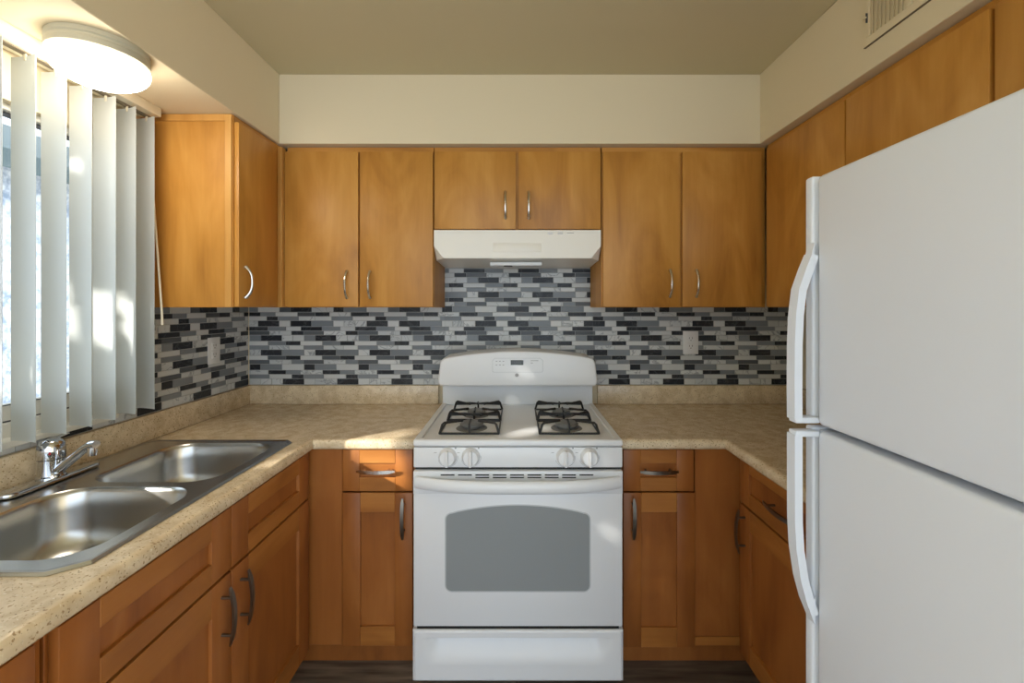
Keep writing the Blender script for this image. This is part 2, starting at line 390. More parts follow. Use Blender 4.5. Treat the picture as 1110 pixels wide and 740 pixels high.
# ------------------------------------------------------------------ cabinets
def bow_pull(p, along, out, length=.150, mat='dark_nickel', parent=None):
    """flat bowed bar on two posts"""
    p, a, n_ = Vector(p), Vector(along), Vector(out)
    mb = MB(); N = 17; path = []; rad = []
    for i in range(N):
        q = -1+2*i/(N-1)
        path.append(p+a*q*length/2+n_*(.022+.012*(1-q*q)))
        rad.append(.0065*(1-.45*max(0, abs(q)-.7)/.3))
    mb.tube(path, rad, mat, up=n_, sx=1, sy=.5, rect=True)
    for s in (-1, 1):
        q = s*.64
        mb.tube([p+a*q*length/2-n_*.0002, p+a*q*length/2+n_*(.022+.012*(1-q*q))], .0042, mat, seg=10)
    return mb
def arch_pull(p, along, out, length=.118, mat='brushed_nickel'):
    """rounded arched pull with flared feet"""
    p, a, n_ = Vector(p), Vector(along), Vector(out)
    mb = MB(); N = 21; path = []; rad = []
    for i in range(N):
        q = -1+2*i/(N-1)
        path.append(p+a*(q*length/2)+n_*(.003+.026*(1-abs(q)**2.6)))
        rad.append(.0052+.0028*abs(q)**3)
    mb.tube(path, rad, mat, seg=10, up=n_)
    for s in (-1, 1): mb.tube([p+a*s*(length/2-.002), p+a*s*(length/2-.002)+n_*.006], [.0075, .0062], mat, seg=10)
    return mb
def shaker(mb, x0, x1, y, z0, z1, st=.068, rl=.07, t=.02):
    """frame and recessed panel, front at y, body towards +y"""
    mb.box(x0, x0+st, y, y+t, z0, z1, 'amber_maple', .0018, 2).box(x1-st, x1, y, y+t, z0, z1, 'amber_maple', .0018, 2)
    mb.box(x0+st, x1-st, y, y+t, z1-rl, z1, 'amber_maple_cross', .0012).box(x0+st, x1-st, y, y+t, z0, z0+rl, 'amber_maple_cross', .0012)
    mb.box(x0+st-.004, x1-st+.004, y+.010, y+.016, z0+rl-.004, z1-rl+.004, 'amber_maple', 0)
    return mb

class Cab:
    """a cabinet in its own frame: x along the run, front towards -y, z up (room height)"""
    def __init__(s, name, label, cat, loc, rz, group=None):
        s.t = thing(name, label, cat, loc, rz, group)
    def part(s, name, mb, parent=None):
        o = mb.build(name, parent or s.t); return o
def wall_cab(label, loc, rz, x0, x1, z0, z1, depth, doors, zt, zb, pulls, group='flat-door wall cabinets', extra=None):
    """loc = point on the door front plane; doors = list of (xa, xb); pulls = list of (x, z) or None"""
    c = Cab('wall_cabinet', label, 'cabinet', loc, rz, group)
    mb = MB(); y0 = .022
    mb.box(x0, x1, y0, y0+depth, z0, z1, 'honey_maple', .001)
    c.part('carcass', mb)
    fr = MB()   # face frame, thin rails that show between the doors
    fr.box(x0+.001, x1-.001, y0-.004, y0, zt-.004, z1-.001, 'honey_maple_cross', .0008)
    fr.box(x0+.001, x1-.001, y0-.004, y0, z0+.001, zb+.012, 'honey_maple_cross', .0008)
    ed = [x0+.001]+[v for d in doors for v in d]+[x1-.001]
    for a, b_ in zip(ed[::2], ed[1::2]):
        fr.box(min(a, b_-.004), max(b_+.012, a+.02) if b_ < x1-.002 else b_, y0-.004, y0, zb+.012, zt-.004, 'honey_maple', .0005)
    c.part('face_frame', fr)
    for (a, b_), pl in zip(doors, pulls):
        d = c.part('door', MB().box(a, b_, 0, .0175, zb, zt, 'honey_maple', .0015, 2))
        if pl: c.part('handle', arch_pull((pl[0], 0, pl[1]), (0, 0, 1), (0, -1, 0)), d)
    if extra: extra(c)
    return c

YU = 1.985   # door front plane of the back wall cabinets
ZB, ZT = 1.4185, 2.113
wall_cab('flat two-door maple wall cabinet between the left corner and the range hood', (-.72, YU, 0), 0, -.318, .346, 1.415, 2.139, .30,
         [(-.321+.001, .009), (.018, .344)], ZT, ZB, [(-.040, 1.517), (.063, 1.517)])
wall_cab('short two-door maple wall cabinet directly above the white range hood', (0, YU, 0), 0, -.372, .380, 1.762, 2.139, .30,
         [(-.368, -.004), (.008, .377)], ZT, 1.766, [(-.050, 1.872), (.054, 1.872)])
wall_cab('flat two-door maple wall cabinet to the right of the range hood', (.9, YU, 0), 0, -.516, .2245, 1.415, 2.139, .30,
         [(-.512, -.169), (-.156, .199)], ZT, ZB, [(-.213, 1.522), (-.095, 1.522)])
fs_ = bpy.data.objects['wall_cabinet']
MB().box(-1.0635, -1.043, 1.968, 2.000, 1.4165, 2.128, 'honey_maple_edge', .001).build('filler_strip', fs_, fs_)
# sink-side wall cabinet, faces +x
def endpanel(c):
    e = MB().box(-.3345, -.002, .024, .352, 1.4155, 2.1385, 'honey_maple', 0)
    mb = MB()  # edge strips on the end panel that faces the camera
    mb.box(-.3395, -.3345, .022, .046, 1.415, 2.139, 'honey_maple_edge', .001)
    mb.box(-.3395, -.3345, .046, .352, 2.113, 2.139, 'honey_maple_edge', .001)
    c.part('end_panel_strip', mb)
wall_cab('single-door maple wall cabinet beside the window blind with its plain end panel showing', (-1.046, 1.9965, 0), PI/2, -.3345, .308, 1.415, 2.139, .330,
         [(-.3285, -.066)], ZT, ZB, [(-.292, 1.512)], extra=endpanel)
# refrigerator-side wall cabinets, face -x : local x = -world y
wall_cab('tall single-door maple wall cabinet in the right corner beside the refrigerator', (1.103, 1.60, 0), -PI/2, -.381, .112, 1.415, 2.139, .30,
         [(-.355, .108)], ZT, ZB, [None])
wall_cab('short two-door maple wall cabinet above the refrigerator', (1.103, 1.03, 0), -PI/2, -.457, .470, 1.79, 2.139, .30,
         [(-.454, -.004), (.008, .466)], ZT, 1.795, [None, None])

# base cabinets
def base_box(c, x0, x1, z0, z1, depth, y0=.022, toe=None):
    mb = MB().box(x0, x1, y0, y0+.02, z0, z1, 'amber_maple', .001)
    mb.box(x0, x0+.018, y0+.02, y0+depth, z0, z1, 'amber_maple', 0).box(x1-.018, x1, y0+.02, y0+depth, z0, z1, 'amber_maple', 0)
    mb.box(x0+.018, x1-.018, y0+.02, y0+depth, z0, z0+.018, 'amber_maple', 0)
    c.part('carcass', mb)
    t0, t1 = toe or (x0, x1)
    c.part('toe_kick', MB().box(t0, t1, y0+.063, y0+.078, .0005, z0-.0005, 'amber_maple', 0))
YD = 1.69
# left of the range
c = Cab('base_cabinet', 'maple base cabinet with one drawer and one narrow door left of the range', 'cabinet', (-.53, YD, 0), 0, 'framed-door base cabinets')
base_box(c, -.272, .143, .123, .873, .575, toe=(-.335, .143))
d = c.part('drawer', shaker(MB(), -.135, .132, 0, .714, .872, .065, .052)); c.part('handle', bow_pull((-.002, 0, .797), (1, 0, 0), (0, -1, 0), .145, 'brushed_nickel'), d)
d = c.part('door', shaker(MB(), -.135, .132, 0, .123, .707, .068, .074)); c.part('handle', bow_pull((.100, 0, .617), (0, 0, 1), (0, -1, 0), .155), d)
c.part('filler_panel', MB().box(-.272, -.138, .006, .0215, .123, .873, 'amber_maple', .001))
# right of the range
c = Cab('base_cabinet', 'maple base cabinet with one drawer and one narrow door right of the range', 'cabinet', (.54, YD, 0), 0, 'framed-door base cabinets')
base_box(c, -.147, .319, .123, .873, .575, toe=(-.147, .381))
d = c.part('drawer', shaker(MB(), -.132, .136, 0, .714, .872, .065, .052)); c.part('handle', bow_pull((-.002, 0, .795), (1, 0, 0), (0, -1, 0), .145), d)
d = c.part('door', shaker(MB(), -.132, .140, 0, .118, .707, .068, .074)); c.part('handle', bow_pull((-.098, 0, .617), (0, 0, 1), (0, -1, 0), .155), d)
mb = MB().box(.142, .318, .004, .0215, .156, .873, 'amber_maple', .001).box(.142, .318, .002, .0215, .123, .155, 'amber_maple_cross', .001)
c.part('filler_panel', mb)
# sink base, faces +x (local x = world y)
XF = -.782
c = Cab('base_cabinet', 'wide maple sink base with two false drawer fronts and a pair of handled doors', 'cabinet', (XF, 1.215, 0), PI/2, 'framed-door base cabinets')
base_box(c, -.462, .470, .123, .873, .555, toe=(-.462, .559))
for a, b_ in ((-.458, -.003), (.003, .452)):
    c.part('drawer_front', shaker(MB(), a, b_, 0, .700, .868, .075, .055))
    d = c.part('door', shaker(MB(), a, b_, 0, .123, .692, .075, .078))
    c.part('handle', bow_pull((-.040 if a < 0 else .040, 0, .595), (0, 0, 1), (0, -1, 0), .155), d)
# nearest cabinet on the sink side
c = Cab('base_cabinet', 'maple base cabinet cut off at the lower left corner, nearest the camera', 'cabinet', (XF, .45, 0), PI/2, 'framed-door base cabinets')
base_box(c, -.30, .297, .123, .873, .555)
d = c.part('drawer', shaker(MB(), -.296, .270, 0, .700, .868, .075, .055)); c.part('handle', bow_pull((-.012, 0, .785), (1, 0, 0), (0, -1, 0), .145), d)
d = c.part('door', shaker(MB(), -.296, .270, 0, .123, .692, .075, .078)); c.part('handle', bow_pull((-.256, 0, .595), (0, 0, 1), (0, -1, 0), .155), d)
# right run, faces -x (local x = -world y)
c = Cab('base_cabinet', 'maple base cabinet with a drawer and a tall door partly hidden by the refrigerator', 'cabinet', (.838, 1.30, 0), -PI/2, 'framed-door base cabinets')
base_box(c, -.385, .36, .123, .873, .555, toe=(-.474, .36))
d = c.part('drawer', shaker(MB(), -.362, .356, 0, .690, .866, .065, .052)); c.part('handle', bow_pull((-.085, 0, .772), (1, 0, 0), (0, -1, 0), .165), d)
d = c.part('door', shaker(MB(), -.362, .356, 0, .123, .682, .068, .074)); c.part('handle', bow_pull((-.325, 0, .592), (0, 0, 1), (0, -1, 0), .160), d)

# ------------------------------------------------------------------ countertops
ZCT = .914
def sweep_front(mb, path, prof, mat):
    """path: 2-D points with the room side on the right hand; prof: (outward offset, z)"""
    N = len(path); pts = [Vector(p) for p in path]; nr = []
    for i in range(N):
        ds = []
        if i > 0: ds.append((pts[i]-pts[i-1]).normalized())
        if i < N-1: ds.append((pts[i+1]-pts[i]).normalized())
        ns_ = [Vector((d.y, -d.x)) for d in ds]
        if len(ns_) == 2:
            b_ = (ns_[0]+ns_[1]).normalized(); b_ = b_/b_.dot(ns_[0])
        else: b_ = ns_[0]
        nr.append(b_)
    K = len(prof); vs_ = []
    for i in range(N):
        for off, z in prof: vs_.append((pts[i].x+nr[i].x*off, pts[i].y+nr[i].y*off, z))
    fs = [[i*K+k, (i+1)*K+k, (i+1)*K+k+1, i*K+k+1] for i in range(N-1) for k in range(K-1)]
    mb.raw(vs_, fs, mat)
R_ = .016
PROF = [(0, ZCT)]+[(R_*math.sin(a), ZCT-R_+R_*math.cos(a)) for a in [PI/2*k/6 for k in range(1, 7)]]+[(R_, ZCT-.030), (R_-.004, ZCT-.036), (R_-.010, ZCT-.039), (-.03, ZCT-.039)]
def flat_with_hole(mb, outer, holes, z, mat):
    b = bmesh.new(); ed = []
    for loop in [outer]+holes:
        vv = [b.verts.new((p[0], p[1], z)) for p in loop]
        for i in range(len(vv)): ed.append(b.edges.new((vv[i], vv[(i+1) % len(vv)])))
    bmesh.ops.triangle_fill(b, edges=ed, use_beauty=True, use_dissolve=False)
    for f in b.faces:
        if f.normal.z < 0: f.normal_flip()
    mb.bm(b, mat)
def rrect(x0, x1, y0, y1, r, k=8):
    out = []
    for cx, cy, a0 in ((x1-r, y1-r, 0), (x0+r, y1-r, PI/2), (x0+r, y0+r, PI), (x1-r, y0+r, 3*PI/2)):
        for i in range(k+1):
            a = a0+PI/2*i/k; out.append((cx+r*math.cos(a), cy+r*math.sin(a)))
    return out
SX0, SX1, SY0, SY1 = -1.366, -.828, .823, 1.657
LCX, CY = -.769, 1.675
ct = thing('countertop', 'speckled beige laminate countertop holding the sink, left of the range', 'countertop', (-1.1, 1.9, ZCT))
mb = MB(); i_ = R_
inner = [(XL+.001, .15), (LCX-i_, .15), (LCX-i_, CY+i_), (-.388, CY+i_), (-.388, YB-.001), (XL+.001, YB-.001)]
flat_with_hole(mb, inner, [rrect(SX0+.018, SX1-.018, SY0+.018, SY1-.018, .03)], ZCT, 'granite_laminate')
sweep_front(mb, [(LCX-i_, .15), (LCX-i_, CY+i_), (-.388, CY+i_)], PROF, 'granite_laminate')
mb.raw([(-.388, CY, ZCT-.039), (-.388, YB-.001, ZCT-.039), (-.388, YB-.001, ZCT), (-.388, CY+i_, ZCT), (-.388, CY, ZCT-R_)], [[0, 1, 2, 3, 4]], 'granite_laminate')
mb.build('slab', ct, ct)
mb = MB().box(XL+.0205, -.403, YB-.022, YB-.0015, ZCT+.0005, 1.0115, 'granite_laminate', .004, 2)
mb.build('backsplash_lip', ct, ct)
MB().box(XL+.0015, XL+.022, .15, YB-.0015, ZCT+.0005, 1.0115, 'granite_laminate', .004, 2).build('backsplash_lip', ct, ct)
RCX = .787
ct = thing('countertop', 'speckled beige laminate countertop running from the range to the refrigerator', 'countertop', (1.1, 1.9, ZCT))
mb = MB()
flat_with_hole(mb, [(.398, CY+i_), (RCX+i_, CY+i_), (RCX+i_, .945), (XR-.001, .945), (XR-.001, YB-.001), (.398, YB-.001)], [], ZCT, 'granite_laminate')
sweep_front(mb, [(.398, CY+i_), (RCX+i_, CY+i_), (RCX+i_, .945)], PROF, 'granite_laminate')
mb.build('slab', ct, ct)
MB().box(.418, XR-.0225, YB-.022, YB-.0015, ZCT+.0005, 1.0115, 'granite_laminate', .004, 2).build('backsplash_lip', ct, ct)
MB().box(XR-.022, XR-.0015, .945, YB-.0015, ZCT+.0005, 1.0115, 'granite_laminate', .004, 2).build('backsplash_lip', ct, ct)

# ------------------------------------------------------------------ sink
sk = thing('kitchen_sink', 'stainless double bowl drop-in sink under the window', 'sink', (-1.09, 1.24, ZCT))
BX0, BX1 = -1.245, -.868
bowls = [(.868, 1.224), (1.256, 1.620)]
mb = MB(); zr = ZCT+.006
cc = .022
outer = [(SX0+cc, SY0), (SX1-.05, SY0), (SX1, SY0+.04), (SX1, SY1-cc), (SX1-cc, SY1), (SX0+cc, SY1), (SX0, SY1-cc), (SX0, SY0+cc)]
ins = lambda k: [(( -1.09)+(x+1.09)*(1-k/.262), 1.24+(y-1.24)*(1-k/.417)) for x, y in outer]
inr = ins(.012)
holes = [rrect(BX0, BX1, a, b_, .085, 10) for a, b_ in bowls]
flat_with_hole(mb, inr, holes, zr-.001, 'stainless')
n_ = len(outer)
loops = [(ins(.012), zr-.001), (ins(.009), zr+.0012), (ins(.004), zr+.001), (outer, ZCT+.001)]
vs_ = [(x, y, z) for lp, z in loops for x, y in lp]
mb.raw(vs_, [[j*n_+i, j*n_+(i+1) % n_, (j+1)*n_+(i+1) % n_, (j+1)*n_+i] for j in range(3) for i in range(n_)], 'stainless')
mb.build('sink_deck', sk, sk)
for (a, b_) in bowls:
    mb = MB(); mx_, my_ = (BX0+BX1)/2, (a+b_)/2; hx, hy = (BX1-BX0)/2, (b_-a)/2
    prof = [(0, 0), (.003, -.003), (.006, -.012), (.010, -.05), (.016, -.10), (.024, -.132), (.038, -.152), (.060, -.163), (.095, -.168), (.140, -.171)]
    loops = []
    for k, dz in prof:
        loops.append([(x, y, zr-.001+dz) for x, y in rrect(BX0+k, BX1-k, a+k, b_-k, max(.02, min(.085+.15*k, hx-k-.001, hy-k-.001)), 10)])
    L = len(loops[0]); vs_ = [p_ for lp in loops for p_ in lp]
    fs = [[j*L+i, j*L+(i+1) % L, (j+1)*L+(i+1) % L, (j+1)*L+i] for j in range(len(loops)-1) for i in range(L)]
    fs.append([(len(loops)-1)*L+i for i in range(L)])
    mb.raw(vs_, fs, 'stainless'); o = mb.build('bowl', sk, sk, 60)
    md = MB().lathe([(.042, 0), (.042, .002), (.036, .003), (.033, 0), (.012, -.001), (.011, .004), (.003, .006)], (mx_, my_, zr-.1715), 'chrome', 'z', 28)
    md.build('drain', o, sk)
# faucet (screwed to the sink deck)
FX, FY, FZ = -1.326, 1.262, ZCT+.0075
fc = thing('faucet', 'chrome single-lever kitchen faucet on the sink deck below the blind', 'faucet', (FX, FY, FZ))
mb = MB(); pl = [(FX+x, FY+y, FZ) for x, y in rrect(-.028, .028, -.132, .132, .026, 8)]
mb.prism(pl, (0, 0, .012), 'chrome', .004, 2); mb.build('base_plate', fc, fc)
MB().lathe([(.033, .010), (.033, .016), (.0295, .019), (.0295, .062), (.0300, .064)], (FX, FY, FZ), 'chrome', 'z', 32).build('body', fc, fc)
mb = MB().lathe([(.0300, .0655), (.0310, .068), (.0305, .092), (.0285, .106), (.022, .115), (.012, .119), (.002, .120)], (FX, FY, FZ), 'chrome', 'z', 32)
mb.tube([(FX-.012, FY+.01, FZ+.110), (FX-.020, FY+.035, FZ+.1145), (FX-.026, FY+.070, FZ+.1155)], [.011, .009, .006], 'chrome', 12, sx=1.2, sy=.45)
lv = mb.build('lever', fc, fc)
sd = Vector((.99, -.10, 0)).normalized(); sb_ = Vector((FX, FY, FZ)); Zv = Vector((0, 0, 1))
mb = MB(); path = [sb_+sd*.020+Zv*.030, sb_+sd*.050+Zv*.052, sb_+sd*.085+Zv*.078, sb_+sd*.112+Zv*.099, sb_+sd*.128+Zv*.107, sb_+sd*.142+Zv*.108]
mb.tube(path, [.0135, .0125, .0115, .0115, .0115, .0105], 'chrome', 14, sx=1.15); o = mb.build('spout', fc, fc)
MB().lathe([(.0115, 0), (.0115, -.016), (.0095, -.017), (.0095, -.024), (.006, -.024)], sb_+sd*.130+Zv*.100, 'chrome', 'z', 20).build('aerator', o, fc)
q = sb_+Vector((.62, -.78, 0)).normalized()*.0308+Vector((0, 0, .084))
MB().lathe([(.0042, -.0005), (.0042, .0008), (.001, .0012)], q, 'mark_red', 'y', 14).build('hot_mark', lv, fc)

# ------------------------------------------------------------------ gas range
RX = .005; RH = .379; YF = 1.60
rg = thing('gas_range', 'white freestanding gas range with arched oven window in the middle of the back wall', 'range', (RX, 1.92, 0))
mb = MB().box(RX-.376, RX+.376, YF+.046, 2.24, .045, .911, 'white_enamel', .002)
mb.build('body', rg, rg)
for x in (-.33, .33):
    for y in (1.72, 2.18): MB().lathe([(.016, 0), (.018, .006), (.010, .010), (.010, .046)], (RX+x, y, .0005), 'black_iron', 'z', 14).build('leg', rg, rg)
# cooktop: rolled edge around a shallow well
b = bmesh.new(); bmesh.ops.create_cube(b, size=1)
for v in b.verts: v.co = Vector((RX+v.co.x*2*RH, (YF-.004+2.235)/2+v.co.y*(2.235-YF+.004), (.9125+.937)/2+v.co.z*.0245))
top = max(b.faces, key=lambda f: f.calc_center_median().z)
bmesh.ops.inset_region(b, faces=[top], thickness=.026); bmesh.ops.inset_region(b, faces=[top], thickness=.020)
for v in top.verts: v.co.z -= .008
bmesh.ops.bevel(b, geom=[e for e in b.edges if e.calc_length() > .3 or abs(e.verts[0].co.z-e.verts[1].co.z) > .02], offset=.007, segments=3, affect='EDGES', profile=.5)
mb = MB().bm(b, 'white_enamel'); mb.build('cooktop', rg, rg, 50)
ZW = .929
# control panel
cp = MB().box(RX-.378, RX+.378, YF, YF+.05, .836, .909, 'white_enamel', .004, 2).build('control_panel', rg, rg)
for kx in (-.2535, -.170, .1705, .257):
    k0 = (RX+kx, YF, .8755)
    kn = MB().lathe([(.033, 0), (.033, -.004), (.031, -.010), (.027, -.020), (.0255, -.023), (.0, -.024)], k0, 'white_plastic', 'y', 32)
    kn.box(k0[0]-.006, k0[0]+.006, YF-.036, YF-.018, k0[2]-.029, k0[2]+.029, 'white_plastic', .005, 3)
    kn.build('knob', cp, rg)
    mk = MB()
    arc = [(k0[0]+.037*math.cos(math.radians(a)), YF-.0002, k0[2]+.037*math.sin(math.radians(a))) for a in range(-160, 6, 11)]
    MB().tube(arc, .0005, 'mark_grey', 6).build('dial_mark', cp, rg)
    MB().box(k0[0]+.026, k0[0]+.030, YF-.0004, YF, k0[2]+.029, k0[2]+.033, 'slot_black', 0).build('dial_mark', cp, rg)
    MB().box(k0[0]-.050, k0[0]-.040, YF-.0004, YF, k0[2]+.014, k0[2]+.0155, 'mark_grey', 0).build('dial_mark', cp, rg)
MB().box(RX-.374, RX+.374, YF+.012, YF+.046, .8265, .8355, 'slot_black', 0).build('seam', rg, rg)
# oven door
dr = MB().box(RX-.378, RX+.378, YF, YF+.044, .262, .825, 'white_enamel', .004, 2)
dr.box(RX-.378, RX+.378, YF-.0025, YF+.002, .742, .824, 'white_enamel', .002, 2)
od = dr.build('oven_door', rg, rg)
def arch(x0, x1, z0, z1, rise, r, k=6):
    pts = []
    for cx, cz, a0 in ((x0+r, z0+r, PI), (x1-r, z0+r, 3*PI/2)):
        for i in range(k+1): a = a0+PI/2*i/k; pts.append((cx+r*math.cos(a), cz+r*math.sin(a)))
    ze = z1-rise
    for i in range(k+1): a = PI/2*i/k; pts.append((x1-r+r*math.cos(a), ze-r+r*math.sin(a)*.95))
    for i in range(1, 24):
        q = 1-2*i/24; xx = (x0+x1)/2+q*((x1-x0)/2-r); pts.append((xx, ze+rise*(1-q*q)))
    for i in range(k+1): a = PI/2+PI/2*i/k; pts.append((x0+r+r*math.cos(a), ze-r+r*math.sin(a)*.95))
    return pts
wx0, wx1 = RX-.260, RX+.258
mb = MB().prism([(x, YF-.0006, z) for x, z in arch(wx0-.0045, wx1+.0045, .3865, .7035, .028, .0255)], (0, .002, 0), 'oven_glass_rim')
ow = mb.build('oven_window', od, rg)
MB().prism([(x, YF-.0014, z) for x, z in arch(wx0, wx1, .391, .699, .028, .021)], (0, .002, 0), 'oven_glass').build('glass_pane', od, rg)
mb = MB()
for i in range(9):
    xa = -.279+i*.0626
    mb.box(RX+xa, RX+xa+.050, YF-.0032, YF-.002, .8085, .8130, 'slot_black', 0)
    if 1 < i < 8: mb.box(RX+xa, RX+xa+.050, YF-.0032, YF-.002, .7995, .8035, 'slot_black', 0)
mb.build('vent_slots', od, rg)
mb = MB(); path = []; rad = []
for i in range(25):
    q = -1+2*i/24
    path.append((RX+q*.366, YF-.004-.052*(1-abs(q)**3.2), .786)); rad.append(.0225)
mb.tube(path, rad, 'white_enamel', 16, up=(0, 0, 1), sx=.62, sy=1); mb.build('door_handle', od, rg, 60)
MB().box(RX-.366, RX+.366, YF+.006, YF+.046, .2505, .2615, 'slot_black', 0).build('seam', rg, rg)
# storage drawer with a scooped pull
nx, nz = 76, 64; x0, x1, z0, z1 = RX-.380, RX+.380, .066, .250; vs_ = []
for j in range(nz+1):
    for i in range(nx+1):
        x = x0+(x1-x0)*i/nx; z = z0+(z1-z0)*j/nz
        e = (RX+.335-abs(x-RX))/.06; fx = max(0, min(1, e)); fx = fx*fx*(3-2*fx)
        zt_ = .222; q = (zt_-z)/.095
        gz = 0 if q < 0 or q > 1 else (1-q)**1.5*min(1, q*30)
        ed = min(x-x0, x1-x, z-z0, z1-z); rr_ = .006; lip = (rr_-ed)**2/rr_ if ed < rr_ else 0
        vs_.append((x, YF-.004+.042*fx*gz+lip, z))
fs = [[j*(nx+1)+i, j*(nx+1)+i+1, (j+1)*(nx+1)+i+1, (j+1)*(nx+1)+i] for j in range(nz) for i in range(nx)]
bk = len(vs_); vs_ += [(x0, YF+.044, z0), (x1, YF+.044, z0), (x1, YF+.044, z1), (x0, YF+.044, z1)]
fs += [[bk, bk+1, bk+2, bk+3]]
fs.append([i for i in range(nx+1)]+[bk+1, bk]); fs.append([nz*(nx+1)+i for i in range(nx+1)]+[bk+2, bk+3])
fs.append([j*(nx+1) for j in range(nz+1)]+[bk+3, bk]); fs.append([j*(nx+1)+nx for j in range(nz+1)]+[bk+2, bk+1])
MB().raw(vs_, fs, 'white_enamel').build('storage_drawer', rg, rg, 30)
# backguard
bgp = MB().box(RX-.374, RX+.374, 2.205, 2.275, .93, 1.052, 'white_enamel', .003).build('backguard_base', rg, rg)
def head(hw, zb, zt, rise, r):
    pts = [(-hw+.012, zb), (hw-.012, zb), (hw, zb+.02)]
    for i in range(7): a = PI/2*i/6; pts.append((hw-.010-r+r*math.cos(a), zt-rise-r+r*math.sin(a)))
    for i in range(1, 20): q = 1-2*i/20; pts.append((q*(hw-.010-r), zt-rise+rise*(1-q*q)))
    for i in range(7): a = PI/2+PI/2*i/6; pts.append((-hw+.010+r+r*math.cos(a), zt-rise-r+r*math.sin(a)))
    pts.append((-hw, zb+.02)); return pts
YG = 2.10
bh = MB().prism([(RX+x, YG, z) for x, z in head(.380, 1.041, 1.207, .030, .035)], (0, .170, 0), 'white_enamel', .009, 4, True).build('backguard', rg, rg, 50)
mb = MB().prism([(x, YG-.0008, z) for x, z in [(RX-.120+a, b2) for a, b2 in [(.0, 1.112), (.004, 1.107), (.236, 1.107), (.240, 1.112), (.240, 1.163), (.228, 1.175), (.012, 1.175), (.0, 1.163)]]], (0, .002, 0), 'oven_glass_rim')
mb.prism([(x, YG-.0014, z) for x, z in [(RX-.118+a, b2) for a, b2 in [(.0, 1.113), (.004, 1.109), (.232, 1.109), (.236, 1.113), (.236, 1.162), (.226, 1.173), (.010, 1.173), (.0, 1.162)]]], (0, .002, 0), 'white_enamel')
for k in range(3):
    for j in range(2): mb.box(RX-.104+k*.016, RX-.096+k*.016, YG-.0020, YG-.0012, 1.158-j*.018, 1.161-j*.018, 'mark_grey', 0)
mb.box(RX+.062, RX+.098, YG-.0020, YG-.0012, 1.161, 1.1635, 'mark_grey', 0).box(RX+.062, RX+.072, YG-.0020, YG-.0012, 1.150, 1.1525, 'mark_grey', 0)
kp = mb.build('keypad', bh, rg)
ds = MB().box(RX-.033, RX+.027, YG-.003, YG-.001, 1.142, 1.165, 'display_dark', .0006)
def digit(mb, x, z, segs, s=.0045):
    S_ = {'a': (0, 2, 1, .25), 'g': (0, 1, 1, .25), 'd': (0, 0, 1, .25)}
    for ch in segs:
        if ch in 'agd':
            zz = z+{'a': 2, 'g': 1, 'd': 0}[ch]*s; mb.box(x, x+s, YG-.0036, YG-.0029, zz-.0004, zz+.0004, 'display_digit', 0)
        else:
            xx = x+(s if ch in 'bc' else 0); zz = z+(s if ch in 'bf' else 0); mb.box(xx-.0004, xx+.0004, YG-.0036, YG-.0029, zz, zz+s, 'display_digit', 0)
for xx, sg in ((-.020, 'bc'), (-.010, 'abged'), (.000, 'abcdef'), (.010, 'abcdefg')): digit(ds, RX+xx, 1.149, sg)
ds.build('clock_display', bh, rg)
mb = MB(); mb.lathe([(.0085, 0), (.0085, -.0022), (.0065, -.0026), (.0062, -.0016), (.0, -.0016)], (RX-.004, YG, 1.094), 'mark_grey', 'y', 24); mb.build('round_badge', bh, rg)
# burners and grates
for gx in (-.186, .196):
    for gy, r in ((1.785, .047), (1.995, .040)):
        MB().lathe([(r+.016, 0), (r+.012, .003), (r*.75, .004), (r*.8, .012), (r, .014), (r, .019), (r*.92, .021), (r*.92, .024), (r*.8, .027), (.001, .028)], (RX+gx, gy, ZW), 'burner_grey', 'z', 32).build('burner', rg, rg)
    for y0, y1 in ((1.690, 1.880), (1.896, 2.090)):
        mb = MB(); r = .0042; zb = ZW+r+.0006; zt_ = ZW+.044; xa, xb = RX+gx-.113, RX+gx+.113; cx, cy = RX+gx, (y0+y1)/2
        mb.tube([(xa, y0, zb), (xb, y0, zb), (xb, y1, zb), (xa, y1, zb), (xa, y0, zb)], r, 'black_iron', 8)
        for xs, xe in ((xa, 1), (xb, -1)):
            for ys, ye in ((y0, 1), (y1, -1)):
                mb.tube([(xs, ys, zb), (xs+xe*.010, ys+ye*.002, zt_-.006), (xs+xe*.016, ys+ye*.005, zt_), (xs+xe*.082, ys+ye*.052, zt_-.003)], r*1.1, 'black_iron', 8)
        for ys, ye in ((y0, 1), (y1, -1)):
            mb.tube([(cx, ys, zb), (cx, ys+ye*.004, zt_-.004), (cx, ys+ye*.058, zt_)], r, 'black_iron', 8)
        mb.prism([(xa+.012, y1-.004, zt_-.006), (xa+.075, y1-.004, zt_-.004), (cx, y1-.004, zt_-.008), (xb-.075, y1-.004, zt_-.004), (xb-.012, y1-.004, zt_-.006), (xb-.012, y1-.004, zt_-.018), (cx, y1-.004, zt_-.014), (xa+.012, y1-.004, zt_-.018)], (0, .004, 0), 'black_iron')
        mb.build('burner_grate', rg, rg)

